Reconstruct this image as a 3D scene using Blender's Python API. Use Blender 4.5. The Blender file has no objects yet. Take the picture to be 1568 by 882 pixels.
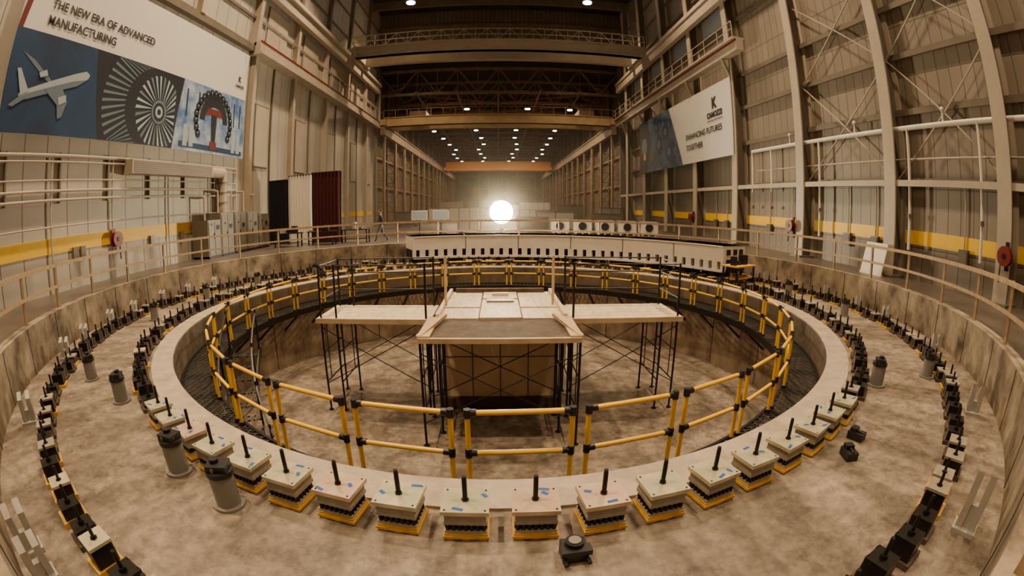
import bpy, math, random
from mathutils import Vector, Matrix
random.seed(7)
S=bpy.context.scene
CX,CY=0.0,12.18
PIT=-2.81; UP=0.94
XL,XR=-14.3,14.3
sin,cos,pi,rad=math.sin,math.cos,math.pi,math.radians

# ------------------------------------------------------------ materials
def mat(name,col,rough=.7,metal=0.,var=.0,scale=2.,stretch=(1,1,1),bump=0.,col2=None,emit=None,es=0.):
    m=bpy.data.materials.new(name);m.use_nodes=True;nt=m.node_tree;b=nt.nodes["Principled BSDF"]
    b.inputs["Base Color"].default_value=(*col,1);b.inputs["Roughness"].default_value=rough;b.inputs["Metallic"].default_value=metal
    if emit: b.inputs["Emission Color"].default_value=(*emit,1);b.inputs["Emission Strength"].default_value=es
    if var>0 or col2:
        tc=nt.nodes.new("ShaderNodeTexCoord");mp=nt.nodes.new("ShaderNodeMapping");mp.inputs["Scale"].default_value=stretch
        nz=nt.nodes.new("ShaderNodeTexNoise");nz.inputs["Scale"].default_value=scale;nz.inputs["Detail"].default_value=6;nz.inputs["Roughness"].default_value=.65
        cr=nt.nodes.new("ShaderNodeValToRGB")
        c2=col2 if col2 else tuple(min(1,c*(1+var)) for c in col); c1=col if col2 else tuple(c*(1-var) for c in col)
        cr.color_ramp.elements[0].color=(*c1,1);cr.color_ramp.elements[1].color=(*c2,1)
        cr.color_ramp.elements[0].position=.35;cr.color_ramp.elements[1].position=.68
        nt.links.new(tc.outputs["Object"],mp.inputs[0]);nt.links.new(mp.outputs[0],nz.inputs["Vector"]);nt.links.new(nz.outputs[0],cr.inputs[0]);nt.links.new(cr.outputs[0],b.inputs["Base Color"])
        if bump>0:
            bp=nt.nodes.new("ShaderNodeBump");bp.inputs["Strength"].default_value=bump;bp.inputs["Distance"].default_value=.02
            nt.links.new(nz.outputs[0],bp.inputs["Height"]);nt.links.new(bp.outputs[0],b.inputs["Normal"])
    return m
def panelmat(name,axes,c1,c2,cm,w,h,mort=.02,rough=.5,off=0.):
    m=bpy.data.materials.new(name);m.use_nodes=True;nt=m.node_tree;b=nt.nodes["Principled BSDF"];b.inputs["Roughness"].default_value=rough
    tc=nt.nodes.new("ShaderNodeTexCoord");sp=nt.nodes.new("ShaderNodeSeparateXYZ");cb=nt.nodes.new("ShaderNodeCombineXYZ")
    nt.links.new(tc.outputs["Object"],sp.inputs[0]);nt.links.new(sp.outputs[axes[0]],cb.inputs[0]);nt.links.new(sp.outputs[axes[1]],cb.inputs[1])
    br=nt.nodes.new("ShaderNodeTexBrick");br.offset=off;br.inputs["Scale"].default_value=1;br.inputs["Brick Width"].default_value=w;br.inputs["Row Height"].default_value=h
    br.inputs["Mortar Size"].default_value=mort;br.inputs["Color1"].default_value=(*c1,1);br.inputs["Color2"].default_value=(*c2,1);br.inputs["Mortar"].default_value=(*cm,1)
    nt.links.new(cb.outputs[0],br.inputs["Vector"])
    nz=nt.nodes.new("ShaderNodeTexNoise");nz.inputs["Scale"].default_value=.35;nz.inputs["Detail"].default_value=5
    nt.links.new(tc.outputs["Object"],nz.inputs["Vector"])
    mx=nt.nodes.new("ShaderNodeMix");mx.data_type='RGBA';mx.blend_type='MULTIPLY';mx.inputs[0].default_value=.45
    nt.links.new(br.outputs[0],mx.inputs[6]);nt.links.new(nz.outputs[0],mx.inputs[7]);nt.links.new(mx.outputs[2],b.inputs["Base Color"])
    bp=nt.nodes.new("ShaderNodeBump");bp.inputs["Strength"].default_value=.4;bp.inputs["Distance"].default_value=.03;bp.invert=True
    nt.links.new(br.outputs[1],bp.inputs["Height"]);nt.links.new(bp.outputs[0],b.inputs["Normal"])
    return m
def floormat(name,ca,cb_,s1=.55,rough=.5,polar=(1.9,.35)):
    m=bpy.data.materials.new(name);m.use_nodes=True;nt=m.node_tree;b=nt.nodes["Principled BSDF"]
    tc=nt.nodes.new("ShaderNodeTexCoord")
    def nz(s,d,r=.6,vec=None):
        n=nt.nodes.new("ShaderNodeTexNoise");n.inputs["Scale"].default_value=s;n.inputs["Detail"].default_value=d;n.inputs["Roughness"].default_value=r
        nt.links.new(vec if vec else tc.outputs["Object"],n.inputs["Vector"]);return n
    def ramp(src,p0,c0,p1,c1):
        cr=nt.nodes.new("ShaderNodeValToRGB");e=cr.color_ramp.elements
        e[0].position=p0;e[0].color=(*c0,1);e[1].position=p1;e[1].color=(*c1,1);nt.links.new(src,cr.inputs[0]);return cr
    def mul(a,bb,f):
        mx=nt.nodes.new("ShaderNodeMix");mx.data_type='RGBA';mx.blend_type='MULTIPLY';mx.inputs[0].default_value=f
        nt.links.new(a,mx.inputs[6]);nt.links.new(bb,mx.inputs[7]);return mx.outputs[2]
    def mth(op,a,bv):
        n=nt.nodes.new("ShaderNodeMath");n.operation=op
        for i,v in enumerate((a,bv)):
            if v is None: continue
            if isinstance(v,(int,float)): n.inputs[i].default_value=v
            else: nt.links.new(v,n.inputs[i])
        return n.outputs[0]
    sp=nt.nodes.new("ShaderNodeSeparateXYZ");nt.links.new(tc.outputs["Object"],sp.inputs[0])
    yy=mth('SUBTRACT',sp.outputs[1],CY);an=mth('ARCTAN2',sp.outputs[0],yy)
    rr=mth('SQRT',mth('ADD',mth('MULTIPLY',sp.outputs[0],sp.outputs[0]),mth('MULTIPLY',yy,yy)),None)
    cb=nt.nodes.new("ShaderNodeCombineXYZ");nt.links.new(mth('MULTIPLY',an,9*polar[0]),cb.inputs[0]);nt.links.new(mth('MULTIPLY',rr,polar[1]),cb.inputs[1])
    n1=nz(s1,7,.7);n2=nz(5,8,.75);n3=nz(28,3);n4=nz(1.7,9,.8);n5=nz(1.0,5,.6,cb.outputs[0])
    o=ramp(n1.outputs[0],.36,ca,.66,cb_).outputs[0]
    o=mul(o,ramp(n2.outputs[0],.40,(.46,.44,.42),.60,(1,1,1)).outputs[0],.8)
    o=mul(o,ramp(n4.outputs[0],.35,(.25,.23,.21),.48,(1,1,1)).outputs[0],.7)
    o=mul(o,ramp(n5.outputs[0],.42,(.48,.47,.45),.56,(1.0,1.0,1.0)).outputs[0],.8)
    nt.links.new(o,b.inputs["Base Color"])
    rm=nt.nodes.new("ShaderNodeMapRange");rm.inputs[3].default_value=rough-.15;rm.inputs[4].default_value=rough+.15;nt.links.new(n5.outputs[0],rm.inputs[0]);nt.links.new(rm.outputs[0],b.inputs["Roughness"])
    bp=nt.nodes.new("ShaderNodeBump");bp.inputs["Strength"].default_value=.3;bp.inputs["Distance"].default_value=.01
    nt.links.new(n3.outputs[0],bp.inputs["Height"]);nt.links.new(bp.outputs[0],b.inputs["Normal"])
    return m
def gratingmat():
    m=bpy.data.materials.new("black_bar_grating");m.use_nodes=True;nt=m.node_tree;b=nt.nodes["Principled BSDF"]
    b.inputs["Base Color"].default_value=(.03,.028,.026,1);b.inputs["Roughness"].default_value=.5
    tc=nt.nodes.new("ShaderNodeTexCoord");br=nt.nodes.new("ShaderNodeTexBrick");br.offset=0
    br.inputs["Scale"].default_value=1;br.inputs["Brick Width"].default_value=.16;br.inputs["Row Height"].default_value=.08;br.inputs["Mortar Size"].default_value=.012
    nt.links.new(tc.outputs["Object"],br.inputs["Vector"]);nt.links.new(br.outputs[1],b.inputs["Alpha"])
    return m
M={}
M['floor']=floormat("stained_concrete",(.21,.168,.125),(.44,.365,.28))
M['ledge']=mat("pale_concrete_ledge",(.33,.27,.20),.55,var=.0,col2=(.50,.42,.32),scale=3)
M['pitfloor']=floormat("pit_floor_concrete",(.19,.15,.112),(.38,.31,.235),.8,.45,(.5,1.2))
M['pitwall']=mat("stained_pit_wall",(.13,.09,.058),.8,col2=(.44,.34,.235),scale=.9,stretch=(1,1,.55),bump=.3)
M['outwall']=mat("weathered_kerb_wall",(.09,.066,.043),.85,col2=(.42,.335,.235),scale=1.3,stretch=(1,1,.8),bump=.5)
M['upfloor']=mat("hall_floor_concrete",(.06,.050,.040),.4,col2=(.12,.10,.08),scale=.6)
M['joint']=mat("dark_joint",(.04,.03,.022),.9)
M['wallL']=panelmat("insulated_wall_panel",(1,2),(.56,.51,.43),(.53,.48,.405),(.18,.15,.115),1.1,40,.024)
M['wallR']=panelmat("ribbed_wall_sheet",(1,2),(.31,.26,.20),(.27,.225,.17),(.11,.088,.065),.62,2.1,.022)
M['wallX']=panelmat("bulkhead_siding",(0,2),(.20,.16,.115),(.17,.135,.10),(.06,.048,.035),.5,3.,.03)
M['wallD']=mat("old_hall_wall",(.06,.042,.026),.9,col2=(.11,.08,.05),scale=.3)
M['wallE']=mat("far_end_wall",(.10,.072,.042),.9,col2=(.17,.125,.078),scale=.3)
M['roof']=mat("dark_roof_deck",(.025,.02,.015),.9,var=.3,scale=.5)
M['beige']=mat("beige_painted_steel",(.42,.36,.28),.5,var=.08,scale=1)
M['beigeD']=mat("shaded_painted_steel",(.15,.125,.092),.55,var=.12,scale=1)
M['brown']=mat("old_brown_steel",(.18,.115,.060),.6,var=.3,scale=1.5)
M['tan']=mat("tan_crane_paint",(.44,.31,.15),.5,var=.15,scale=1)
M['orange']=mat("orange_crane_paint",(.65,.24,.03),.5)
M['yellow']=mat("safety_yellow",(.92,.53,.006),.32)
M['stripe']=mat("yellow_wall_paint",(.82,.50,.006),.5,var=.05,scale=3)
M['black']=mat("black_plastic",(.012,.012,.013),.4)
M['bsteel']=mat("black_steel",(.02,.018,.016),.4,.5)
M['steel']=mat("machined_steel",(.30,.27,.24),.35,.8,var=.15,scale=12)
M['sbody']=mat("grey_cast_body",(.33,.29,.225),.45,.2,var=.15,scale=6)
M['plate']=mat("etched_top_plate",(.46,.46,.30),.30,.25,col2=(.74,.63,.46),scale=4)
M['plate2']=mat("rosy_top_plate",(.60,.40,.29),.30,.25,col2=(.70,.62,.42),scale=4)
M['tape']=mat("blue_tape",(.02,.10,.38),.5)
M['wood']=mat("plywood",(.44,.32,.18),.65,col2=(.62,.47,.29),scale=2,stretch=(1,5,1))
M['clad']=mat("plywood_cladding",(.62,.47,.29),.7,col2=(.82,.66,.46),scale=1.2,stretch=(1,1,.5))
M['woodl']=mat("bright_plywood",(.54,.43,.28),.55,col2=(.80,.68,.50),scale=2,stretch=(5,1,1))
M['woodd']=mat("worn_dark_plywood",(.045,.030,.017),.8,col2=(.11,.074,.043),scale=3)
M['ywood']=mat("yellow_timber",(.60,.34,.03),.6,var=.2,scale=8)
M['rail']=mat("timber_rail",(.38,.265,.145),.6,var=.2,scale=6)
M['grate']=gratingmat()
M['gray']=mat("grey_pvc",(.22,.205,.185),.45,var=.08,scale=5)
M['lgray']=mat("pale_grey_casting",(.38,.355,.31),.5,var=.1,scale=5)
M['white']=mat("white_enamel",(.74,.69,.60),.4,var=.05,scale=2)
M['red']=mat("fire_red",(.17,.007,.005),.45)
M['cab']=mat("grey_cabinet_paint",(.15,.13,.10),.45,var=.08,scale=2)
M['clothk']=mat("black_drape",(.006,.006,.008),.9)
M['clothw']=mat("white_drape",(.78,.73,.64),.9)
M['clothr']=mat("maroon_drape",(.055,.004,.007),.9)
M['lamp']=mat("lamp_glow",(1,1,1),.5,emit=(1,.86,.66),es=30)
try: M['lamp'].cycles.emission_sampling='NONE'
except Exception: pass
M['flood']=mat("floodlight_glow",(1,1,1),.5,emit=(1,.84,.57),es=650)
M['banw']=mat("banner_white",(.64,.61,.57),.6)
M['bant']=mat("banner_text_ink",(.02,.02,.022),.6)
M['bblue']=mat("banner_blue",(.002,.016,.05),.6,col2=(.004,.045,.13),scale=.3)
M['bnavy']=mat("banner_navy",(.003,.010,.026),.6,col2=(.07,.14,.25),scale=.7)
M['bpale']=mat("banner_pale_blue",(.05,.13,.32),.6,col2=(.42,.50,.60),scale=1.1)
M['bgrey']=mat("banner_grey",(.11,.15,.20),.6)
M['bsilver']=mat("banner_silver",(.32,.37,.42),.6)
M['bdark']=mat("banner_dark",(.004,.007,.015),.6)
M['bred']=mat("banner_red",(.13,.008,.006),.6)
M['skin']=mat("skin",(.42,.25,.17),.6)
M['shirt']=mat("dark_jacket",(.03,.033,.04),.8)
M['jeans']=mat("grey_trousers",(.06,.06,.07),.8)
M['hair']=mat("brown_hair",(.04,.025,.015),.8)

# ------------------------------------------------------------ mesh builder
class MB:
    def __init__(s): s.v=[];s.f=[];s.m=[];s.sm=[];s.mats=[]
    def mi(s,k):
        if k not in s.mats: s.mats.append(k)
        return s.mats.index(k)
    def add(s,vs,fs,k,smooth=False):
        o=len(s.v);s.v+= [tuple(v) for v in vs]
        i=s.mi(k)
        for f in fs: s.f.append([a+o for a in f]);s.m.append(i);s.sm.append(smooth)
    BF=[(0,3,2,1),(4,5,6,7),(0,1,5,4),(1,2,6,5),(2,3,7,6),(3,0,4,7)]
    def box(s,c,d,k,rz=0.):
        x,y,z=c;a,b,h=d[0]/2,d[1]/2,d[2]/2;cr,sr=cos(rz),sin(rz);vs=[]
        for dz in(-h,h):
            for dx,dy in((-a,-b),(a,-b),(a,b),(-a,b)): vs.append((x+dx*cr-dy*sr,y+dx*sr+dy*cr,z+dz))
        s.add(vs,s.BF,k)
    def bb(s,x0,x1,y0,y1,z0,z1,k): s.box(((x0+x1)/2,(y0+y1)/2,(z0+z1)/2),(abs(x1-x0),abs(y1-y0),abs(z1-z0)),k)
    def beam(s,p,q,w,h,k):
        p=Vector(p);q=Vector(q);d=(q-p).normalized();u=Vector((0,0,1))
        if abs(d.z)>.98:u=Vector((0,1,0))
        a=d.cross(u).normalized()*w/2;b=a.cross(d).normalized()*h/2
        s.add([p-a-b,p+a-b,p+a+b,p-a+b,q-a-b,q+a-b,q+a+b,q-a+b],s.BF,k)
    def tube(s,p,q,r,k,n=8,r2=None,caps=True):
        p=Vector(p);q=Vector(q);d=(q-p).normalized();u=Vector((0,0,1))
        if abs(d.z)>.9:u=Vector((1,0,0))
        a=d.cross(u).normalized();b=a.cross(d).normalized();r2=r if r2 is None else r2
        vs=[p+(a*cos(2*pi*i/n)+b*sin(2*pi*i/n))*r for i in range(n)]+[q+(a*cos(2*pi*i/n)+b*sin(2*pi*i/n))*r2 for i in range(n)]
        s.add(vs,[(i,i+n,(i+1)%n+n,(i+1)%n) for i in range(n)],k,True)
        if caps: s.add(vs,[list(range(n)),list(range(2*n-1,n-1,-1))],k)
    def ring(s,r0,r1,z0,z1,k,n=128,a0=0.,a1=2*pi,c=(CX,CY)):
        full=abs(a1-a0-2*pi)<1e-6;N=n if full else n+1;vs=[]
        for i in range(N):
            a=a0+(a1-a0)*i/n
            for r,z in((r0,z0),(r1,z0),(r1,z1),(r0,z1)): vs.append((c[0]+r*cos(a),c[1]+r*sin(a),z))
        fs=[]
        for i in range(n):
            j=(i+1)%N
            for t in range(4): fs.append((i*4+t,i*4+(t+1)%4,j*4+(t+1)%4,j*4+t))
        if not full: fs+=[(3,2,1,0),((N-1)*4,(N-1)*4+1,(N-1)*4+2,(N-1)*4+3)]
        s.add(vs,fs,k)
    def sphere(s,c,r,k,n=12,sc=(1,1,1)):
        vs=[];fs=[];m=n//2+2
        for j in range(m+1):
            t=pi*j/m
            for i in range(n):
                a=2*pi*i/n;vs.append((c[0]+r*sc[0]*sin(t)*cos(a),c[1]+r*sc[1]*sin(t)*sin(a),c[2]+r*sc[2]*cos(t)))
        for j in range(m):
            for i in range(n): fs.append((j*n+i,(j+1)*n+i,(j+1)*n+(i+1)%n,j*n+(i+1)%n))
        s.add(vs,fs,k,True)
    def obj(s,name,parent=None,loc=None,rz=0.):
        me=bpy.data.meshes.new(name);me.from_pydata(s.v,[],s.f)
        for k in s.mats: me.materials.append(M[k])
        me.polygons.foreach_set("material_index",s.m);me.polygons.foreach_set("use_smooth",s.sm);me.update()
        o=bpy.data.objects.new(name,me);S.collection.objects.link(o)
        if loc:o.location=loc
        o.rotation_euler[2]=rz
        if parent:o.parent=parent
        return o
def pol(r,deg,z=0.): return (CX+r*cos(rad(deg)),CY+r*sin(rad(deg)),z)

# ------------------------------------------------------------ floors and pit
b=MB();b.ring(8.31,11.95,-.3,0,'floor',192);b.obj("floor_ring")
b=MB();b.ring(8.31,8.80,0,.035,'ledge',192);b.ring(8.31,8.36,-.75,-.0,'ledge',192);b.obj("trim_pit_ledge")
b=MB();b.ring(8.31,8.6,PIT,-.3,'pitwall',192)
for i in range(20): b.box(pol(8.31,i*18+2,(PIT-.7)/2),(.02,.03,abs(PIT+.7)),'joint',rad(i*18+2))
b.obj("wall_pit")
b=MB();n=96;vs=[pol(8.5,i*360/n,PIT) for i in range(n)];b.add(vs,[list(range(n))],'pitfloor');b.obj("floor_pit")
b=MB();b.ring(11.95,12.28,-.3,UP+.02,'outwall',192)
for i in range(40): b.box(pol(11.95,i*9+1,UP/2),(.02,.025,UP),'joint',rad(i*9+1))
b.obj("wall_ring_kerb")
# hall floor with round opening
b=MB()
def rect_hit(a):
    dx,dy=cos(a),sin(a);t=1e9
    if dx>1e-9:t=min(t,(15-CX)/dx)
    if dx<-1e-9:t=min(t,(-15-CX)/dx)
    if dy>1e-9:t=min(t,(150-CY)/dy)
    if dy<-1e-9:t=min(t,(-16-CY)/dy)
    return (CX+dx*t,CY+dy*t,UP)
angs=[2*pi*i/160 for i in range(160)]+[math.atan2(y-CY,x-CX)%(2*pi) for x,y in((15,150),(-15,150),(-15,-16),(15,-16))]
angs=sorted(set(angs));vs=[];N=len(angs)
for a in angs: vs+=[(CX+12.2*cos(a),CY+12.2*sin(a),UP),rect_hit(a)]
b.add(vs,[(2*i,2*i+1,2*((i+1)%N)+1,2*((i+1)%N)) for i in range(N)],'upfloor');b.obj("floor_hall")

# ------------------------------------------------------------ walls
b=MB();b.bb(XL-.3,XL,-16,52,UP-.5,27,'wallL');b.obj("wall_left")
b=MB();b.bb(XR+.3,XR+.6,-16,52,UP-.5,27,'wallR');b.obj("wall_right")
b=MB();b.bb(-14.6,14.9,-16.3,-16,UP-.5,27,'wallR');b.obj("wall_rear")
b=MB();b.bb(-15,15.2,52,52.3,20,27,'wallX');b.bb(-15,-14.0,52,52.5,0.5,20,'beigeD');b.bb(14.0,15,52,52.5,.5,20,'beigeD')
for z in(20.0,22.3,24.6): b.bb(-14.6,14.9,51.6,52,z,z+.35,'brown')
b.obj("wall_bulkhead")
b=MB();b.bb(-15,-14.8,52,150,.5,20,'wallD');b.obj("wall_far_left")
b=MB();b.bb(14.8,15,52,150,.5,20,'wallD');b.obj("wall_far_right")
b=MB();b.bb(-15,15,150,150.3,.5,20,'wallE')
for x in range(-12,13,3): b.bb(x-.15,x+.15,149.7,150,UP,20,'brown')
for z in(5,9,13): b.bb(-15,15,149.7,150,z,z+.3,'brown')
b.obj("wall_far_end")
b=MB();b.bb(-15,15.2,-16,52.3,27,27.3,'roof')
for i in range(11): b.bb(-14.3,14.6,-12+i*6,-11.7+i*6,25.9,27,'beigeD')
b.obj("ceiling_high_bay")
b=MB();b.bb(-15,15,52,150.3,20,20.3,'roof');b.obj("ceiling_low_bay")

b=MB();b.bb(XL,XL+.02,-16,51,2.20,2.70,'stripe');b.obj("trim_1")
b=MB();b.bb(XR+.27,XR+.3,-16,51,2.20,2.70,'stripe');b.obj("trim_2")

# left wall steelwork
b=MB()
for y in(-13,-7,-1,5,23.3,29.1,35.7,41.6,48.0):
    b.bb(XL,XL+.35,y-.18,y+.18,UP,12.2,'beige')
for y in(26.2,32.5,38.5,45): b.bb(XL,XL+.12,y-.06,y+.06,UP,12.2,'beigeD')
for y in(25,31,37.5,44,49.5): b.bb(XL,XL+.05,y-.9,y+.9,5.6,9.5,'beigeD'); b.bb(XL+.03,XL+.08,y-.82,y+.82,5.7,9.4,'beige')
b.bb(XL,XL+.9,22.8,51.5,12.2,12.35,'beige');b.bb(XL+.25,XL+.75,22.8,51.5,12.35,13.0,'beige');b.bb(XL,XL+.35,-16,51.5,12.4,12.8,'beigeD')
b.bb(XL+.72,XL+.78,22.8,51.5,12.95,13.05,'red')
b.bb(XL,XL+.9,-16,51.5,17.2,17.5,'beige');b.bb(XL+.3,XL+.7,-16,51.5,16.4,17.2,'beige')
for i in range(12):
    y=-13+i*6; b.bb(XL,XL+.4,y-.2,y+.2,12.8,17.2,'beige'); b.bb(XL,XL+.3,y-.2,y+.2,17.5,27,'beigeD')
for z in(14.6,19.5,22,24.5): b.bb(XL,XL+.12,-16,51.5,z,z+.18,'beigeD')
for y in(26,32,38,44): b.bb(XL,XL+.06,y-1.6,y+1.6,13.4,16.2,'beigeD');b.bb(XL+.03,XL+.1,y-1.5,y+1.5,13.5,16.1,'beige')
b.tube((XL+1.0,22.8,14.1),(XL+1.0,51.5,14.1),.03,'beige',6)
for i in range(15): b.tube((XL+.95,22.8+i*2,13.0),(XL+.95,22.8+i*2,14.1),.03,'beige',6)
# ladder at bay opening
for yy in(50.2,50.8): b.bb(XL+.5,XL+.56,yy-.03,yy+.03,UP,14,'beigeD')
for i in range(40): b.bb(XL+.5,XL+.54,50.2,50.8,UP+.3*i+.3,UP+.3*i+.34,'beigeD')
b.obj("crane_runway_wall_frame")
# conduits
b=MB()
for z,r in((5.35,.07),(5.15,.04),(4.55,.03),(4.2,.05),(3.9,.05),(3.05,.03)):
    b.tube((XL+.14,-16,z),(XL+.14,22,z),r,'beige',8)
for y in(9,12.3,16,19.5,22): b.tube((XL+.12,y,UP),(XL+.12,y,5.3),.035,'beige',8)
for i in range(14): b.bb(XL,XL+.16,-14+i*2.6,-13.93+i*2.6,3.8,5.45,'beigeD')
for y in(10.2,10.6,14.8,17): b.bb(XL,XL+.14,y-.12,y+.12,1.9,2.3,'cab')
b.obj("wall_conduit_run")
b=MB();b.bb(XL+.05,XL+.65,13,19.0,4.75,5.3,'beige')
for i in range(6): b.bb(XL+.64,XL+.67,13.1,18.9,4.8+i*.08,4.83+i*.08,'beigeD')
b.tube((XL+.35,19,5.02),(XL+.35,20.3,5.02),.26,'beige',14);b.sphere((XL+.35,20.3,5.02),.27,'beige',14);b.tube((XL+.35,20.3,5.02),(XL+.35,20.3,3.0),.26,'beige',14)
for z in(4.5,4.0,3.5): b.tube((XL+.35,20.3,z),(XL+.35,20.3,z+.05),.29,'beigeD',14)
b.obj("ventilation_duct")

# right wall steelwork
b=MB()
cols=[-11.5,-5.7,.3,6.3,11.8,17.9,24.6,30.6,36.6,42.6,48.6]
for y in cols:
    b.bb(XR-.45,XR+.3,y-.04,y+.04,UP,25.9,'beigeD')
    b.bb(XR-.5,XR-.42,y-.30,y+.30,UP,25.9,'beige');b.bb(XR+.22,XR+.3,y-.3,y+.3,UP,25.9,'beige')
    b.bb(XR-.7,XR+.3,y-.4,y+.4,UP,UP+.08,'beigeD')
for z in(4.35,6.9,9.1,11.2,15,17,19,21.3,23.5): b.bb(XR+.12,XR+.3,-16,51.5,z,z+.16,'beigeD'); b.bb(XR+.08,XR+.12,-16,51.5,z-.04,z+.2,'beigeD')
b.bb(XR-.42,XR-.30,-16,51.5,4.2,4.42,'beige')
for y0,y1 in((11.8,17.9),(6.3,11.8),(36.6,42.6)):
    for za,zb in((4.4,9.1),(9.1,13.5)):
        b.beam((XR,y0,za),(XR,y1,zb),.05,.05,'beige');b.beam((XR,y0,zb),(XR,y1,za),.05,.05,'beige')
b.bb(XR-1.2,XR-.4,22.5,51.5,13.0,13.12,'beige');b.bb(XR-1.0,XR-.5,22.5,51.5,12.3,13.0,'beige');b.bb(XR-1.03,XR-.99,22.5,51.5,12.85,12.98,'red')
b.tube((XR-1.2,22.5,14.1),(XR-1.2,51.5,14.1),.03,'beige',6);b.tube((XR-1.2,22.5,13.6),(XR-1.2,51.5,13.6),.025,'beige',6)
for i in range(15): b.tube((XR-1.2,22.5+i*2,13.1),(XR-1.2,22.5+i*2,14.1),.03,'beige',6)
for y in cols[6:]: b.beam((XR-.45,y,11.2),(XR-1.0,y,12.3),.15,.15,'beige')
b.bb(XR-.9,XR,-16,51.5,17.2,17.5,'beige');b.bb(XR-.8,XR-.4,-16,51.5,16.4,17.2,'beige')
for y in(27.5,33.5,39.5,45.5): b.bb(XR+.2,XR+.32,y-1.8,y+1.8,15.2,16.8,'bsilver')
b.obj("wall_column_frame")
b=MB()
b.tube((XR-.25,3,6.3),(XR-.25,22.8,6.3),.09,'white',10);b.tube((XR-.05,3,5.2),(XR-.05,22.8,5.2),.04,'beige',8)
for y in(22.8,20.8,16.6,10.9,7.4,4.0):
    b.tube((XR-.25,y,6.3),(XR-.25,y,2.0 if y<20 else 4.0),.06,'white',8)
    b.tube((XR-.25,y,3.1),(XR-.25,y,3.25),.1,'cab',10)
for y in(19,14,9,5): b.tube((XR-.25,y,6.3),(XR-.25,y,6.75),.04,'white',8);b.sphere((XR-.25,y,6.8),.09,'white',8)
b.obj("sprinkler_pipe")
b=MB()
for y in(13.2,15.0,19.4,21.6,8.4,26.8,28.4): b.bb(XR+.1,XR+.3,y-.22,y+.22,1.75,2.3,'cab');b.bb(XR+.08,XR+.1,y-.18,y+.18,1.8,2.25,'beigeD');b.tube((XR+.2,y,2.3),(XR+.2,y,4.3),.03,'beige',6)
b.obj("wall_switch_boxes")

def reel(x,y,s):
    b=MB();b.tube((0,0,0),(s*.06,0,0),.28,'red',24);b.tube((s*.06,0,0),(s*.20,0,0),.20,'bsteel',20);b.tube((s*.20,0,0),(s*.26,0,0),.28,'red',24);b.tube((s*.26,0,0),(s*.29,0,0),.08,'bsteel',12)
    b.bb(min(0,-s*.1),max(0,-s*.1),-.06,.06,-.4,.4,'bsteel');b.tube((s*.12,.18,-.1),(s*.12,.2,-.75),.025,'bsteel',6)
    b.obj("fire_hose_reel",loc=(x,y,2.35))
reel(XL+.12,12.4,1);reel(XR-.62,18.3,-1);reel(XR-.62,30.6,-1);reel(XR-.62,6.1,-1)

# ------------------------------------------------------------ banners
def LW(u,v,d=0.): return (XL+.30+d,6.2+u,5.95+v)
def RW(u,v,d=0.): return (XR-.60-d,43.4-u,6.25+v)
def txt(body,size,F,u,v,par,k='bant',d=.03,bold=.012):
    cu=bpy.data.curves.new("t",'FONT');cu.body=body;cu.size=size;cu.offset=bold;cu.materials.append(M[k])
    o=bpy.data.objects.new("t",cu);S.collection.objects.link(o)
    dg=bpy.context.evaluated_depsgraph_get();me=bpy.data.meshes.new_from_object(o.evaluated_get(dg))
    bpy.data.objects.remove(o)
    for vt in me.vertices: vt.co=Vector(F(u+vt.co.x,v+vt.co.y,d))
    o=bpy.data.objects.new("lettering",me);S.collection.objects.link(o);o.parent=par
def flat(b,F,pts,k,d=.02): b.add([F(u,v,d) for u,v in pts],[list(range(len(pts)))],k)
def disc(b,F,u,v,r,k,d,n=28,sx=1.): flat(b,F,[(u+r*sx*cos(2*pi*i/n),v+r*sin(2*pi*i/n)) for i in range(n)],k,d)
b=MB();F=LW;Lb=16.2;Hs=3.3;Ht=6.05
vs=[F(0,0,-.06),F(Lb,0,-.06),F(Lb,Ht,-.06),F(0,Ht,-.06),F(0,0),F(Lb,0),F(Lb,Ht),F(0,Ht)];b.add(vs,MB.BF,'banw')
flat(b,F,[(0,0),(4.9,0),(4.3,Hs),(0,Hs)],'bblue')
flat(b,F,[(4.9,0),(9.7,0),(10.3,Hs),(4.3,Hs)],'bdark')
flat(b,F,[(9.7,0),(Lb,0),(Lb,Hs),(10.3,Hs)],'bpale')
# airliner seen three-quarter from below
flat(b,F,[(1.9,1.75),(2.5,1.6),(1.2,2.35),(.55,2.55)],'bgrey',.03)
flat(b,F,[(.75,1.05),(1.1,1.05),(3.5,1.75),(4.05,2.1),(4.1,2.25),(3.9,2.35),(3.4,2.2),(1.0,1.35),(.7,1.2)],'bsilver',.04)
flat(b,F,[(.75,1.05),(1.1,1.05),(3.5,1.75),(4.0,2.05),(3.3,1.9),(1.0,1.2)],'bgrey',.045)
flat(b,F,[(.8,1.15),(1.15,1.32),(.62,2.0),(.45,1.98)],'bsilver',.05)
flat(b,F,[(.8,1.15),(1.1,1.1),(.5,.78),(.3,.82)],'bgrey',.05)
flat(b,F,[(1.9,1.45),(2.75,1.62),(3.1,1.15),(2.9,.62),(2.7,.55),(2.6,1.0)],'bgrey',.05)
flat(b,F,[(2.6,1.25),(3.0,1.38),(3.05,1.15),(2.7,1.0)],'bsilver',.06);flat(b,F,[(1.5,1.95),(1.85,2.1),(1.95,1.92),(1.6,1.8)],'bsilver',.06)
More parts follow.
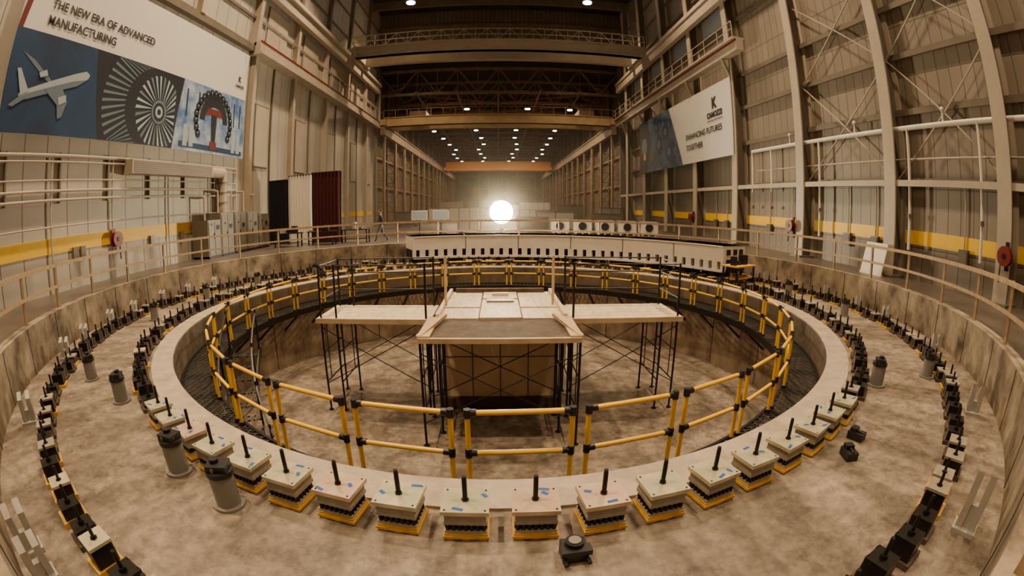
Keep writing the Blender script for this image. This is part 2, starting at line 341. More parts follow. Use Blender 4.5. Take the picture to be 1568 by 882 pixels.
# turbine fan
tc_=(8.6,1.45)
def cl(p,u0,u1): return [(min(max(u,u0),u1),min(max(v,.03),Hs-.03)) for u,v in p]
for i in range(30):
    a=2*pi*i/30
    flat(b,F,cl([(tc_[0]+r*cos(a+o)*1.0,tc_[1]+r*sin(a+o)) for r,o in((.55,0),(.55,.06),(1.6,.22),(1.55,.13))],5.0,9.75),'bsilver' if i%3 else 'bgrey',.03)
for i in range(30):
    a=rad(95+i*6)
    flat(b,F,cl([(tc_[0]+r*cos(a+o)*1.25,tc_[1]+r*sin(a+o)*1.05) for r,o in((1.8,0),(1.8,.035),(2.9,.13),(2.9,.09))],4.7,9.7),'bgrey',.025)
disc(b,F,*tc_,.52,'bgrey',.04);disc(b,F,*tc_,.40,'bdark',.045);disc(b,F,*tc_,.26,'bsilver',.05);disc(b,F,*tc_,.13,'bdark',.055)
# milling head ring picture
mc=(13.1,1.6)
flat(b,F,[(mc[0]+1.3*cos(rad(t)),mc[1]+1.3*sin(rad(t))) for t in range(0,181,10)]+[(mc[0]+.85*cos(rad(t)),mc[1]+.75*sin(rad(t))) for t in range(180,-1,-10)],'bdark',.03)
for i in range(19):
    t=rad(-30+i*240/18);disc(b,F,mc[0]+1.6*cos(t),mc[1]+1.45*sin(t),.22,'bdark',.04,8);disc(b,F,mc[0]+1.62*cos(t),mc[1]+1.45*sin(t)+.05,.05,'bsilver',.05,6)
flat(b,F,[(mc[0]-.8,1.9),(mc[0]+.8,1.9),(mc[0]+.6,2.25),(mc[0]-.6,2.25)],'bred',.035)
flat(b,F,[(mc[0]-.15,.35),(mc[0]+.18,.35),(mc[0]+.25,1.95),(mc[0]-.25,1.95)],'bdark',.045)
flat(b,F,[(mc[0]-.3,.2),(mc[0]+.3,.2),(mc[0]+.3,.6),(mc[0]-.3,.6)],'bred',.05)
for u in(10.5,11.0,14.9,15.4): flat(b,F,[(u,.2),(u+.35,.2),(u+.35,1.2),(u,1.2)],'bsilver',.035)
flat(b,F,[(10.2,.15),(16,.1),(16,.35),(10.2,.4)],'bblue',.032)
for u in(10.6,11.6,15.0,15.6): flat(b,F,[(u,1.6),(u+.12,1.6),(u+.12,2.9),(u,2.9)],'bblue',.028)
flat(b,F,[(0,Hs),(.25,Hs),(.6,Ht),(.3,Ht)],'bred',.02)
ban=b.obj("wall_banner")
txt("THE NEW ERA OF ADVANCED",.46,LW,1.35,4.22,ban);txt("MANUFACTURING",.46,LW,1.35,3.62,ban);txt("K",.5,LW,15.2,4.2,ban);txt("CAMOZZI",.2,LW,14.95,3.9,ban)
b=MB();F=RW;Lb=18.9;Hb=4.9
vs=[F(0,0,-.06),F(Lb,0,-.06),F(Lb,Hb,-.06),F(0,Hb,-.06),F(0,0),F(Lb,0),F(Lb,Hb),F(0,Hb)];b.add(vs,[tuple(reversed(f)) for f in MB.BF],'banw')
flat(b,F,[(0,0),(10.9,0),(8.1,Hb),(0,Hb)],'bnavy')
flat(b,F,[(0,0),(2.2,0),(3.3,2.6),(2.6,Hb),(0,Hb)],'bdark',.03)
disc(b,F,1.5,2.5,.8,'bgrey',.04);disc(b,F,1.6,1.5,.35,'orange',.045)
for u,v,r in((5.6,2.2,.9),(7.2,3.1,.7),(8.0,1.3,.8),(5.0,3.8,.5)):
    disc(b,F,u,v,r,'bblue',.03,10);disc(b,F,u,v,r*.45,'bgrey',.04,8)
ban2=b.obj("wall_banner")
txt("ENHANCING FUTURES",.58,RW,11.6,1.75,ban2);txt("TOGETHER",.58,RW,11.6,.95,ban2);txt("K",1.0,RW,16.2,3.35,ban2,bold=.05);txt("CAMOZZI",.5,RW,15.4,2.75,ban2,bold=.03)
b=MB();flat(b,RW,[(15.4,2.5),(17.7,2.5),(17.7,2.56),(15.4,2.56)],'bred',.03);o=b.obj("underline",ban2)

# ------------------------------------------------------------ cranes
def crane(name,y,z0,z1,k,lattice,x0=-13.6,x1=13.6,trolley=True):
    b=MB();b.bb(x0,x1,y-.35,y+.35,z0,z1,k);b.bb(x0,x1,y-.45,y+.45,z1-.08,z1,k);b.bb(x0,x1,y-.45,y+.45,z0,z0+.08,k)
    b.bb(x0,x1,y+2.6,y+3.2,z0,z1,k)
    for sx in(x0,x1): b.bb(sx-.4,sx+.4,y-1,y+4.2,z0+.1,z0+.8,k); [b.tube((sx-.15,yy,z0),(sx+.15,yy,z0),.28,'bsteel',14) for yy in(y-.5,y+3.7)]
    if lattice:
        zt=z1+1.15;N=26
        for zz in(zt,z1+.55): b.beam((x0,y-.6,zz),(x1,y-.6,zz),.07,.07,k)
        for i in range(N+1):
            x=x0+(x1-x0)*i/N;b.beam((x,y-.6,z1-.1),(x,y-.6,zt),.06,.06,k)
            if i<N:
                xn=x0+(x1-x0)*(i+1)/N
                b.beam((x,y-.6,z1 if i%2 else zt),(xn,y-.6,zt if i%2 else z1),.05,.05,k)
        b.bb(x0,x1,y-.9,y-.35,z1-.1,z1-.02,k)
    else:
        for i in range(20):
            x=x0+(x1-x0)*i/19;b.beam((x,y-.4,z1),(x,y-.4,z1+.9),.04,.04,k)
        b.beam((x0,y-.4,z1+.9),(x1,y-.4,z1+.9),.04,.04,k)
    if trolley:
        b.bb(-10.5,-8.5,y-.2,y+3.4,z1,z1+.7,'brown');b.tube((-10.2,y+1.5,z1+.8),(-8.8,y+1.5,z1+.8),.4,'bsteel',14)
        b.bb(9.5,11.3,y-.2,y+3.2,z1,z1+.8,'brown')
    b.obj(name)
crane("overhead_crane",41,17.45,18.4,'beige',True,trolley=False)
crane("overhead_crane",54,12.8,13.9,'tan',False)
crane("overhead_crane",112,12.0,14.2,'orange',False,-12.6,12.6,False)

# low bay frames
b=MB()
for i in range(17):
    y=53.5+i*6
    if y>148:break
    for sx in(-1,1):
        b.bb(sx*13.4-.12,sx*13.4+.12,y-.3,y+.3,UP,12,'brown');b.bb(sx*14.5-.12,sx*14.5+.12,y-.3,y+.3,UP,19.8,'brown')
        if i<9:
            for j in range(9):
                za=UP+.3+j*1.25;b.beam((sx*13.4,y-.3,za),(sx*14.5,y-.3,za+(1.25)),.08,.06,'brown');b.beam((sx*13.4,y-.3,za),(sx*14.5,y-.3,za),.08,.06,'brown')
        b.beam((sx*14.2,y,16.4),(sx*11,y,17.6),.2,.2,'brown')
    zb=16.6;zt=19.6
    b.bb(-14.5,14.5,y-.15,y+.15,zb-.15,zb+.15,'brown');b.bb(-14.5,14.5,y-.15,y+.15,zt-.15,zt+.15,'brown')
    n=12
    for j in range(n):
        xa=-14.4+28.8*j/n;xb=xa+2.4;b.beam((xa,y,zb if j%2 else zt),(xb,y,zt if j%2 else zb),.14,.16,'brown')
        b.beam((xb,y,zb),(xb,y,zt),.09,.1,'brown')
for sx in(-1,1):
    b.bb(sx*13.4-.3,sx*13.4+.3,52.5,149,11.6,12.7,'brown');b.bb(sx*13.4-.45,sx*13.4+.45,52.5,149,12.6,12.75,'brown')
    for z in(5.5,9): b.bb(sx*14.5-.1,sx*14.5+.1,52.5,149,z,z+.2,'brown')
for x in(-9.6,-4.8,0,4.8,9.6): b.bb(x-.1,x+.1,52.5,149,16.45,16.6,'brown')
for i in range(10):
    y=53.5+i*6;b.beam((-12,y,16.6),(0,y+6,16.6),.12,.12,'brown');b.beam((12,y,16.6),(0,y+6,16.6),.12,.12,'brown')
b.obj("roof_truss_frame")

# ------------------------------------------------------------ lamps
b=MB();P=[]
for y in range(57,146,8):
    for x in(-9.5,-3.4,3.4,9.5):
        xx=x+random.uniform(-.7,.7)
        b.tube((xx,y,15.3),(xx,y,15.8),.42,'bsteel',12,r2=.15);b.tube((xx,y,15.2),(xx,y,15.3),.32,'lamp',12);b.tube((xx,y,15.8),(xx,y,16.5),.02,'bsteel',4)
b.obj("high_bay_lamp_rows")
b=MB()
HB=[(x,y) for y in(-8,4,16,28,44) for x in(-9,9)]
for x,y in HB:
    b.tube((x,y,24.6),(x,y,25.1),.55,'bsteel',14,r2=.2);b.tube((x,y,24.5),(x,y,24.6),.45,'lamp',14);b.tube((x,y,25.1),(x,y,26),.03,'bsteel',4)
b.obj("high_bay_lamp_cluster")
def area(name,loc,power,size,col,rot=(0,0,0),spread=None):
    l=bpy.data.lights.new(name,'AREA');l.shape='DISK';l.size=size;l.energy=power;l.color=col
    if spread:l.spread=spread
    o=bpy.data.objects.new(name,l);o.location=loc;o.rotation_euler=rot;S.collection.objects.link(o);return o
for x,y in HB: area("high_bay_light",(x,y,24.4),{-8:700,4:1600,16:1900,28:1500,44:1500}[y]*(1.08 if x<0 else .82),1.0,(1,.725,.44),spread=rad(105))
for y in(60,76,100,130):
    for x in(-6,6): area("far_bay_light",(x,y,15.1),1900,1.2,(1,.72,.40))
# floodlight on tripod
b=MB();fz=2.42;fy=29.5;fx=.2
b.tube((fx,fy,fz),(fx,fy-.10,fz),.72,'flood',32);b.tube((fx,fy+.3,fz),(fx,fy,fz),.4,'bsteel',20,r2=.80)
b.tube((fx,fy+.2,fz),(fx,fy+.2,1.4),.04,'bsteel',6)
for a in(90,210,330): b.tube((fx,fy+.2,1.5),(fx+.6*cos(rad(a)),fy+.2+.6*sin(rad(a)),UP),.03,'bsteel',6)
b.obj("tripod_floodlight")
# scattering haze box, added to spread a glow around the floodlight
hm=bpy.data.materials.new("glow_haze");hm.use_nodes=True;nt=hm.node_tree;nt.nodes.clear()
vs_=nt.nodes.new("ShaderNodeVolumeScatter");vo=nt.nodes.new("ShaderNodeOutputMaterial");vs_.inputs["Color"].default_value=(1,.90,.74,1);vs_.inputs["Density"].default_value=.006;vs_.inputs["Anisotropy"].default_value=.6
nt.links.new(vs_.outputs[0],vo.inputs["Volume"]);M['haze']=hm
b=MB();b.bb(-12.9,12.9,26.3,40,UP+.02,8.0,'haze');b.obj("added_glow_haze")

# ------------------------------------------------------------ timber guard rail round the ring
b=MB();R=12.15;NP=36
for i in range(NP):
    a=i*10+5
    if 262<a%360<278: continue
    p=pol(R,a,UP)
    b.beam(p,pol(R,a,UP+1.12),.07,.07,'rail')
N=144
for z,h in((UP+1.07,.09),(UP+.55,.07)):
    for i in range(N):
        a0=i*2.5;a1=a0+2.5
        if 266<a0%360<274: continue
        b.beam(pol(R-.05,a0,z),pol(R-.05,a1,z),.045,h,'rail')
b.obj("timber_guard_rail")

# ------------------------------------------------------------ catwalk and yellow railing
b=MB();b.ring(7.42,8.30,-.70,-.68,'grate',144);b.ring(7.40,7.45,-.86,-.66,'bsteel',144);b.ring(8.24,8.30,-.80,-.66,'bsteel',144)
for i in range(36): b.beam(pol(7.45,i*10,-.8),pol(8.3,i*10,-.8),.06,.1,'bsteel');b.beam(pol(7.5,i*10,-.85),pol(8.3,i*10,-1.5),.06,.06,'bsteel')
b.obj("grating_catwalk")
per=360/34
for i in range(34):
    ac=-90+1.8+per*i;hw=per*.5*.86
    b=MB();z1=.39;z0=-.68
    pa=pol(7.49,ac-hw,0);pb=pol(7.49,ac+hw,0);c=pol(7.49,ac,0)
    def L(p,z): return (p[0]-c[0],p[1]-c[1],z)
    for p in(pa,pb):
        b.tube(L(p,z0),L(p,z1),.032,'yellow',10);b.tube(L(p,z1-.06),L(p,z1+.045),.045,'black',10);b.tube(L(p,z1-.58),L(p,z1-.47),.043,'black',10);b.tube(L(p,z0),L(p,z0+.05),.06,'black',10)
    for z in(z1,z1-.525):
        b.tube(L(pa,z),L(pb,z),.032,'yellow',10)
        u=(Vector(pb)-Vector(pa)).normalized()
        b.tube(Vector(L(pa,z)),Vector(L(pa,z))+u*.1,.043,'black',10);b.tube(Vector(L(pb,z))-u*.1,Vector(L(pb,z)),.043,'black',10)
    b.obj("yellow_safety_railing",loc=(c[0],c[1],0))
# stair into pit (left)
b=MB()
for i in range(10):
    a=196+i*3.1;z=-.72-.2*(i+1);b.box(pol(6.95,a,z),(.85,.26,.04),'grate',rad(a));
for r in(6.52,7.38):
    for i in range(10):
        a=196+i*3.1;b.beam(pol(r,a-1.5,-.72-.2*i-.05),pol(r,a+1.6,-.72-.2*(i+1)-.05),.04,.2,'bsteel');b.beam(pol(r,a-1.5,.3-.2*i),pol(r,a+1.6,.3-.2*(i+1)),.04,.04,'bsteel')
        if i%3==0:b.beam(pol(r,a,-.9-.2*i),pol(r,a,.3-.2*i),.04,.04,'bsteel')
b.obj("steel_pit_stair")

# ------------------------------------------------------------ levelling mounts
def mount(a):
    b=MB();j=random.uniform(-.012,.012);pk=random.choice(('plate','plate','plate2'))
    b.box((0,0,.035),(.38,.42,.03),'ywood')
    for t in(-.15,0,.15): b.box((0,t,.01),(.36,.07,.02),'ywood')
    b.box((0,0,.0625),(.36,.40,.025),'ywood')
    b.box((0,0,.09),(.34,.385,.03),'sbody')
    b.box((0,0,.14),(.27,.32,.07),'bsteel')
    for i in range(7):
        t=-.165+i*.055
        for s in(-.15,.15): b.tube((s,t,.105),(s,t,.15),.02,'bsteel',6);b.tube((s,t,.15),(s,t,.175),.011,'steel',6)
    for i in range(5):
        x=-.12+i*.06
        for s in(-.175,.175): b.tube((x,s,.105),(x,s,.15),.02,'bsteel',6);b.tube((x,s,.15),(x,s,.175),.011,'steel',6)
    b.box((0,0,.195),(.345,.39,.04),'sbody');b.box((0,0,.245),(.33,.375,.06),'sbody');b.box((0,0,.283),(.30,.34,.016),'bsteel')
    b.box((0,0,.312),(.385,.43,.042),pk)
    b.tube((0,j,.333),(0,j,.59),.021,'bsteel',10)
    for q in range(10): b.tube((0,j,.36+q*.021),(0,j,.368+q*.021),.024,'bsteel',10)
    b.tube((0,j,.333),(0,j,.352),.036,'bsteel',6)
    for sx in(-.16,.16):
        for sy in(-.18,.18): b.tube((sx,sy,.333),(sx,sy,.335),.012,'bsteel',8)
    if random.random()<.8:
        b.box((random.uniform(-.1,.1),random.choice((-1,1))*random.uniform(.08,.17),.3345),(.07,.04,.002),'tape',random.uniform(0,1.5))
        b.box((random.choice((-.16,.14)),random.uniform(-.17,.17),.3345),(.035,.10,.002),'tape',random.uniform(-.4,.4))
    p=pol(9.05+random.uniform(-.02,.02),a,0);o=b.obj("levelling_mount",loc=p,rz=rad(a+random.uniform(-3,3)));o.scale=(.93,.90,.95)
step=3.6
near=[]
for i in range(-8,10):
    a=270-step*.5+step*i;mount(a);near.append(a)
# rows of black anchor blocks on both rings
def anchors(r,st,skip,name,seed):
    random.seed(seed);b=MB();a=0.
    while a<360:
        if not(skip and skip[0]<a<skip[1]):
            rr=r+random.uniform(-.04,.04);rz=rad(a)
            b.box(pol(rr,a,.03),(.34,.30,.06),'ywood' if random.random()<.3 else 'woodd',rz)
            h=random.choice((.13,.16,.2));b.box(pol(rr,a,.06+h/2),(.26,.24,h),'bsteel',rz)
            if random.random()<.35:b.box(pol(rr,a,.08+h),(.28,.27,.03),'sbody' if random.random()<.6 else 'plate',rz)
            b.tube(pol(rr,a,.06+h),pol(rr,a,.06+h+.2),.022,'bsteel',8);b.tube(pol(rr,a,.06+h),pol(rr,a,.1+h),.045,'bsteel',6)
            for q in(-.09,.09): b.tube(pol(rr-.13,a+q*5,.05),pol(rr-.13,a+q*5,.06+h),.016,'steel',6)
        a+=st
    b.obj(name)
anchors(9.05,2.9,(near[0]-2,near[-1]+2),"anchor_block_row",3)
anchors(10.98,2.5,(262,278),"anchor_block_row",5)

# pedestals with black caps
def pedestal(x,y,h=.36):
    b=MB();b.tube((0,0,0),(0,0,h),.135,'gray',20);b.tube((0,0,0),(0,0,.03),.18,'gray',20);b.tube((0,0,h),(0,0,h+.05),.15,'black',20);b.box((0,0,h+.08),(.22,.2,.07),'black',.4);b.tube((.04,0,h+.1),(.04,0,h+.15),.05,'black',10)
    for q in range(4): b.tube((.1*cos(q*1.57),.1*sin(q*1.57),h+.04),(.1*cos(q*1.57),.1*sin(q*1.57),h+.1),.02,'steel',6)
    b.obj("capped_pedestal",loc=(x,y,0),rz=random.random()*3)
for p in((-3.54,3.43),(-2.6,3.07),(-5.98,4.81),(6.32,5.23),(7.9,5.1),(-7.6,5.4)): pedestal(*p)
for a in(192,174,158,141,-12,7,24): p=pol(10.1,a);pedestal(p[0],p[1],.38)
def forked(x,y,rz,h=.7):
    b=MB();b.bb(-.16,.16,-.12,.12,0,.05,'lgray')
    for s in(-.09,.09):
        b.bb(s-.045,s+.045,-.06,.06,.05,h,'lgray');b.add([(s-.045,-.06,h),(s+.045,-.06,h),(s+.045,.06,h),(s-.045,.06,h),(s-.045,-.06,h+.1),(s+.045,-.06,h+.1)],[(0,1,5,4),(2,3,4,5),(1,2,5),(3,0,4)],'lgray')
    b.bb(-.09,.09,-.04,.04,.05,h*.55,'lgray')
    b.obj("forked_bracket_post",loc=(x,y,0),rz=rz)
for a,r,h in((292,11.5,.55),(248.5,11.7,.42),(251,11.7,.35),(231,11.4,.4),(309.5,11.4,.4),(212,11.4,.4),(328,11.4,.4),(196,11.4,.4),(345,11.4,.4),(180,11.4,.4),(3,11.4,.4),(165,11.4,.4),(20,11.4,.4),(204,11.5,.35),(188,11.5,.35),(172,11.5,.35),(354,11.5,.35)):
    p=pol(r,a);forked(p[0],p[1],rad(a),h)
# small items near camera
b=MB();b.box((0,0,.07),(.20,.17,.14),'black');b.box((0,-.06,.12),(.24,.1,.05),'black');b.tube((0,.0,.14),(0,0,.18),.075,'bsteel',18);b.tube((0,0,.18),(0,0,.19),.05,'gray',18);b.tube((.09,-.1,.05),(.09,-.16,.05),.02,'black',8);b.tube((-.09,-.1,.05),(-.09,-.16,.05),.02,'black',8)
b.obj("precision_level_gauge",loc=(.56,2.72,0),rz=.1)
for x,y in((4.45,3.8),(4.0,3.45)):
    b=MB();b.box((0,0,.05),(.24,.16,.10),'black');b.box((.05,0,.12),(.1,.12,.06),'black');b.tube((-.1,0,.1),(.1,0,.13),.018,'bsteel',8);b.obj("black_tool_case",loc=(x,y,0),rz=random.random()*2)

# ------------------------------------------------------------ curved box girder on the ring
b=MB();ro,ri=11.55,9.9;z0,z1=.32,1.38;a0,a1=rad(26.5),rad(113.5);n=60
b.ring(ri,ro,z0+.42,z1,'white',n,a0,a1);b.ring(ri-.04,ro,z1-.05,z1,'white',n,a0,a1);b.ring(ri-.04,ri+.2,z0,z0+.1,'white',n,a0,a1);b.ring(ri+.3,ro,z0,z0+.42,'bdark',n,a0,a1)
K=34
for i in range(K+1):
    a=a0+(a1-a0)*i/K;w=(a1-a0)/K*.30
    b.ring(ri,ri+.25,z0+.1,z0+.42,'white',1,max(a0,a-w),min(a1,a+w))
for i in range(1,6): a=math.degrees(a0)+i*14.5; b.box(pol(ri-.005,a,z0+.72),(.03,.03,.56),'beigeD',rad(a));b.box(pol((ri+ro)/2,a,z1+.004),(1.6,.03,.01),'beigeD',rad(a))
aa=math.degrees(a0)
for rr in(ri+.35,ri+.85,ri+1.3):
    for zz in(.72,1.12): b.box(pol(rr,aa-.15,zz),(.26,.03,.22),'bdark',rad(aa))
for a in range(30,112,9): b.box(pol(10.2,a,.16),(.4,.35,.32),'bsteel',rad(a));b.box(pol(11.2,a,.16),(.4,.35,.32),'bsteel',rad(a))
b.obj("slotted_box_girder")

# ------------------------------------------------------------ central timber block and scaffold
b=MB();x0,x1=-1.46,1.56
b.bb(x0-.15,x1+.15,11.7,15.2,PIT,PIT+.35,'woodd')
b.bb(x0,x1,11.85,15.1,PIT+.35,-.22,'clad')
for x in(x0,x0+.75,x0+1.5,x0+2.25,x1): b.bb(x-.012,x+.012,11.835,11.85,PIT+.35,-.22,'woodd')
b.bb(x0,x1,11.835,11.85,-1.31,-1.29,'woodd');b.bb(x0,x1,11.80,11.85,-.32,-.22,'wood')
for i in range(3):
    for j in range(3):
        b.bb(x0-.12+i*1.1,x0-.12+i*1.1+1.06,11.4+j*1.27,11.4+j*1.27+1.22,-.2,-.13+.02*((i+j)%2),'woodl')
b.bb(-.35,.45,13.4,13.75,-.12,-.08,'gray');b.bb(-.2,.3,14.3,14.5,-.1,-.02,'woodl');b.bb(-1.4,1.5,15.0,15.2,-.12,.0,'woodd')
for x in(x0-.15,x1+.1): b.bb(x,x+.1,11.4,15.2,-.12,-.02,'woodl')
b.obj("timber_clad_pedestal")
def frame(b,x,ya,yb,zt,k='bsteel'):
    for y in (ya,yb): b.tube((x,y,PIT),(x,y,zt),.03,k,8);b.tube((x,y,PIT),(x,y,PIT+.02),.08,k,8)
    for z in(-.25,-1.1,-1.95): b.tube((x,ya,z),(x,yb,z),.02,k,6)
    for y in(ya+.35,yb-.35): b.tube((x,y,-.25),(x,y,-1.95),.015,k,6)
def xb(b,p,q,z0,z1): b.tube((p[0],p[1],z0),(q[0],q[1],z1),.013,'bsteel',6);b.tube((p[0],p[1],z1),(q[0],q[1],z0),.013,'bsteel',6)
b=MB()
for x in(-1.72,1.78): frame(b,x,9.6,11.2,-.2)
for x in(-1.4,1.46): frame(b,x,9.6+.7,11.3,-.2)
xb(b,(-1.72,9.6),(1.78,9.6),-.5,-2.2);xb(b,(-1.72,11.2),(1.78,11.2),-.5,-2.2)
b.bb(-1.75,1.8,9.5,9.6,-.24,-.13,'wood');b.bb(-1.75,1.8,9.6,11.4,-.2,-.15,'woodd');b.bb(-1.78,-1.5,9.55,11.4,-.14,-.09,'wood');b.bb(1.55,1.83,9.55,11.4,-.14,-.09,'wood')
b.beam((-1.75,9.6,-.12),(-1.35,11.3,-.02),.12,.08,'wood');b.beam((1.8,9.6,-.12),(1.4,11.3,-.02),.12,.08,'wood')
b.obj("scaffold_platform")
for s,xa,xc in((-1,-4.75,-1.85),(1,4.78,1.9)):
    b=MB()
    frame(b,xa,11.4,13.0,1.28);frame(b,xc,11.4,13.0,1.28);frame(b,xa-s*.45,11.4,13.0,1.28 if s<0 else -.2)
    for y in(11.4,13.0): xb(b,(xa,y),(xc,y),-.4,-2.0)
    lo,hi=min(xa,xc),max(xa,xc)
    for j in range(5): b.bb(lo-.12,hi+.12,11.3+j*.36,11.3+j*.36+.34,-.2,-.14,'woodl')
    b.bb(lo-.12,hi+.12,11.26,11.3,-.26,-.13,'wood')
    for z in(.35,.85,1.25):
        b.tube((lo,13.0,z),(hi,13.0,z),.02,'bsteel',6)
        b.tube((xa,11.4,z),(xa,13.0,z),.02,'bsteel',6)
    b.tube((lo,11.4,1.25),(hi,11.4,1.25),.015,'bsteel',6)
    b.bb(xc-.035-s*.35,xc+.035-s*.35,12.9,12.95,-.1,1.3,'wood')
    b.obj("side_scaffold")

# ------------------------------------------------------------ floor equipment
par=bpy.data.objects.new("electrical_cabinet_row",None);S.collection.objects.link(par)
for i,(y,w,h) in enumerate(((18.3,1.1,1.75),(19.5,1.2,2.05),(20.8,1.2,2.05),(22.1,1.2,2.05),(23.4,1.1,1.9))):
    b=MB();b.bb(-14.1,-13.1,y-w/2,y+w/2,UP,UP+h,'cab');b.bb(-13.1,-13.07,y-w/2+.06,y-.02,UP+.15,UP+h-.1,'cab');b.bb(-13.1,-13.07,y+.02,y+w/2-.06,UP+.15,UP+h-.1,'cab')
    b.bb(-13.07,-13.03,y-.08,y-.05,UP+.9,UP+1.15,'bsteel');b.bb(-13.08,-13.05,y+.15,y+.4,UP+1.3,UP+1.5,'bdark');b.bb(-14.1,-13.05,y-w/2,y+w/2,UP,UP+.1,'bsteel');b.tube((-13.07,y-.25,UP+1.55),(-13.03,y-.25,UP+1.55),.05,'red',8)
    b.tube((-13.7,y,UP+h),(-13.7,y,UP+h+1.1),.05,'beige',8);b.tube((-13.7,y,UP+h+1.1),(-14.25,y,UP+h+1.1),.05,'beige',8)
    b.obj("cabinet",par)
# drapes
def drape(x0,x1,z1,k,y):
    b=MB();n=40;vs=[];fs=[]
    for i in range(n+1):
        x=x0+(x1-x0)*i/n;yy=y+.12*sin(i*1.3)
        for z in(UP+.03,z1):vs.append((x,yy,z))
    for i in range(n):fs.append((2*i,2*i+2,2*i+3,2*i+1))
    b.add(vs,fs,k,True);b.tube((x0,y,z1),(x1,y,z1),.04,'bsteel',8);b.tube((x0,y+.1,UP),(x0,y+.1,z1),.04,'bsteel',8);b.tube((x1,y+.1,UP),(x1,y+.1,z1),.04,'bsteel',8);b.obj("pipe_and_drape_panel")
drape(-13.7,-12.4,4.75,'clothk',25.2);drape(-12.35,-10.75,4.95,'clothw',25.3);drape(-10.7,-8.9,5.0,'clothr',25.1)
# tables with equipment
def table(x,y,w,d,k='bdark',h=.75,z=UP,items=True,rz=0,name="work_table"):
    b=MB();b.bb(-w/2,w/2,-d/2,d/2,h-.05,h,k)
    for sx in(-1,1):
        for sy in(-1,1): b.bb(sx*(w/2-.08)-.03,sx*(w/2-.08)+.03,sy*(d/2-.08)-.03,sy*(d/2-.08)+.03,0,h-.05,'bsteel')
    b.bb(-w/2+.1,w/2-.1,-d/2+.1,d/2-.1,.2,.23,k)
    if items:
        for q in range(int(w*2.5)):
            xx=random.uniform(-w/2+.15,w/2-.15);hh=random.uniform(.08,.4);b.box((xx,random.uniform(-d/4,d/4),h+hh/2),(random.uniform(.12,.35),.25,hh),random.choice(('bsteel','cab','lgray','black')))
    b.obj(name,loc=(x,y,z),rz=rz)
for x,y in((-11.4,23.2),(-9.6,23.9),(-7.9,24.8)): table(x,y,1.6,.7)
def monitor(x,y):
    b=MB();b.bb(-.55,.55,-.04,.04,1.0,1.65,'white');b.bb(-.5,.5,-.05,-.04,1.05,1.6,'bsilver');b.tube((0,0,0),(0,0,1.0),.04,'bsteel',8);b.bb(-.35,.35,-.3,.3,0,.05,'bsteel');b.obj("display_monitor_stand",loc=(x,y,UP))
monitor(-5.3,31);monitor(-3.9,31.5)
for i,x in enumerate((4.2,5.7,7.2,8.7,10.2)):
    b=MB();b.bb(-.62,.62,-.5,.5,.12,.95,'white');b.tube((0,-.53,.55),(0,-.5,.55),.26,'bdark',18);b.tube((0,-.55,.55),(0,-.5,.55),.30,'lgray',18,caps=False)
    for s in(-.45,0,.45): b.bb(s-.06,s+.06,-.5,.5,0,.12,'wood')
    b.bb(-.64,.64,-.52,.52,.92,.97,'lgray');b.obj("white_machine_crate",loc=(x,31.5-.25*i,UP),rz=-.1)
for x,y,w,h,k in((2.5,34,2.2,1.1,'cab'),(-2.0,33,1.6,.9,'lgray'),(4.5,37,3,1.5,'lgray'),(9,38,2.4,1.4,'cab'),(-5,60,8,1.9,'white'),(5,64,7,1.6,'lgray'),(-9.5,48,2.2,1.6,'cab'),(11,45,2,1.9,'lgray'),(8,52,3,2.2,'cab'),(1,75,5,2.4,'lgray'),(-8,80,4,3,'cab'),(7,90,6,3,'lgray')):
    b=MB();b.bb(-w/2,w/2,-.6,.6,.1,h,k);b.bb(-w/2-.03,w/2+.03,-.63,.63,h-.06,h,'beigeD')
    nn=max(2,int(w/1.2))
    for j in range(nn+1): xx=-w/2+w*j/nn;b.bb(xx-.04,xx+.04,-.64,-.6,.1,h,'beigeD')
    for s in(-w/2+.15,w/2-.15): b.bb(s-.1,s+.1,-.55,.55,0,.1,'woodd')
    b.obj("storage_container",loc=(x,y,UP))
table(9.3,16.0,1.5,.8,'ywood',.72,0,True,.5,"timber_workbench")
b=MB();b.add([(0,-.6,0),(0,.6,0),(.35,.6,1.15),(.35,-.6,1.15),(.05,-.6,0),(.05,.6,0),(.4,.6,1.15),(.4,-.6,1.15)],[(0,1,2,3),(7,6,5,4),(0,3,7,4),(1,5,6,2),(3,2,6,7),(0,4,5,1)],'white')
b.bb(.02,.1,-.65,.65,0,.06,'wood');b.obj("leaning_white_board",loc=(13.2,12.2,UP))

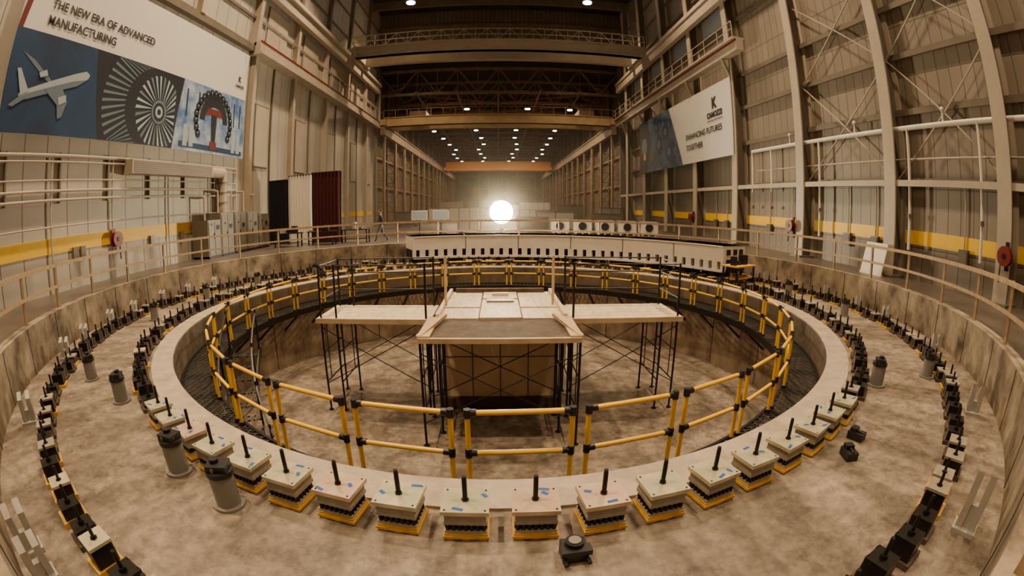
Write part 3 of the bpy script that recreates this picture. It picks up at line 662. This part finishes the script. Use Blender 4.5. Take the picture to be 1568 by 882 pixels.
# ------------------------------------------------------------ walking man
def man(loc,rz):
    em=bpy.data.objects.new("walking_man",None);S.collection.objects.link(em)
    V=[(0,0,.95,.13,.16),(0,0,1.12,.11,.15),(.02,0,1.32,.12,.18),(.03,0,1.45,.08,.12),(.04,0,1.54,.055,.055),
       (0,.10,.90,.095,.095),(.22,.10,.50,.065,.065),(.30,.10,.10,.042,.042),(.42,.11,.04,.035,.045),
       (0,-.10,.90,.095,.095),(-.06,-.10,.50,.065,.065),(-.36,-.10,.16,.042,.042),(-.30,-.11,.04,.035,.045),
       (.02,.20,1.42,.06,.06),(-.10,.25,1.16,.045,.045),(-.08,.26,.92,.033,.033),
       (.02,-.20,1.42,.06,.06),(.12,-.25,1.16,.045,.045),(.30,-.23,1.0,.033,.033)]
    E=[(0,1),(1,2),(2,3),(3,4),(0,5),(5,6),(6,7),(7,8),(0,9),(9,10),(10,11),(11,12),(3,13),(13,14),(14,15),(3,16),(16,17),(17,18)]
    me=bpy.data.meshes.new("body");me.from_pydata([v[:3] for v in V],E,[]);o=bpy.data.objects.new("tmp",me);S.collection.objects.link(o)
    o.modifiers.new("s",'SKIN')
    for i,v in enumerate(V): me.skin_vertices[0].data[i].radius=(v[3],v[4])
    me.skin_vertices[0].data[0].use_root=True
    ss=o.modifiers.new("u",'SUBSURF');ss.levels=2;ss.render_levels=2
    dg=bpy.context.evaluated_depsgraph_get();m2=bpy.data.meshes.new_from_object(o.evaluated_get(dg));bpy.data.objects.remove(o)
    m2.materials.clear()
    for k in('shirt','jeans','skin','black'):m2.materials.append(M[k])
    for p in m2.polygons:
        c=p.center;p.use_smooth=True
        p.material_index=0
        if abs(c.y)<.19 and c.z<.98:p.material_index=1
        if c.z<.13 or (c.x<-.25 and c.z<.2):p.material_index=3
        if c.z>1.49:p.material_index=2
    ob=bpy.data.objects.new("clothed_body",m2);S.collection.objects.link(ob);ob.parent=em
    b=MB();b.sphere((.06,0,1.66),.10,'skin',16,(1.0,.80,1.22));b.sphere((.035,0,1.70),.105,'hair',16,(1.0,.84,1.05));b.sphere((.165,0,1.655),.018,'skin',8,(1,.8,1.3))
    for s in(-1,1): b.sphere((.05,s*.082,1.655),.025,'skin',8,(.7,.4,1.2));b.sphere((.15,s*.032,1.675),.010,'black',6)
    b.tube((.155,-.022,1.61),(.155,.022,1.61),.005,'red',5);b.obj("head",em)
    b=MB()
    for hx,hy,hz,dx in((-.08,.26,.87,.02),(.34,-.23,.97,.05)):
        b.sphere((hx,hy,hz),.042,'skin',10,(.9,.5,1.15))
        for q in range(4):
            x=hx-.027+q*.018;l=(.06,.07,.075,.062)[q];b.tube((x,hy,hz-.03),(x+dx*.5,hy,hz-.03-l*.55),.009,'skin',6);b.tube((x+dx*.5,hy,hz-.03-l*.55),(x+dx,hy-.01,hz-.03-l),.008,'skin',6)
        b.tube((hx+.03,hy,hz),(hx+.06,hy-.015,hz-.04),.010,'skin',6)
    b.obj("hands",em)
    em.location=loc;em.rotation_euler[2]=rz
man((-6.5,25.2,UP),rad(195))

# ------------------------------------------------------------ world + camera
w=bpy.data.worlds.new("world");S.world=w;w.use_nodes=True;w.node_tree.nodes["Background"].inputs[0].default_value=(.9,.75,.55,1);w.node_tree.nodes["Background"].inputs[1].default_value=.02
cd=bpy.data.cameras.new("camera");co=bpy.data.objects.new("camera",cd);S.collection.objects.link(co);S.camera=co
cd.type='PANO';cd.lens=10.5;cd.sensor_fit='HORIZONTAL'
cd.sensor_width=10.5*1568/710.9;cd.sensor_height=cd.sensor_width*9/16;cd.clip_end=400;cd.clip_start=.05
co.location=(0,0,2.6);co.rotation_euler=(rad(90-9.74),0,rad(-1.7))
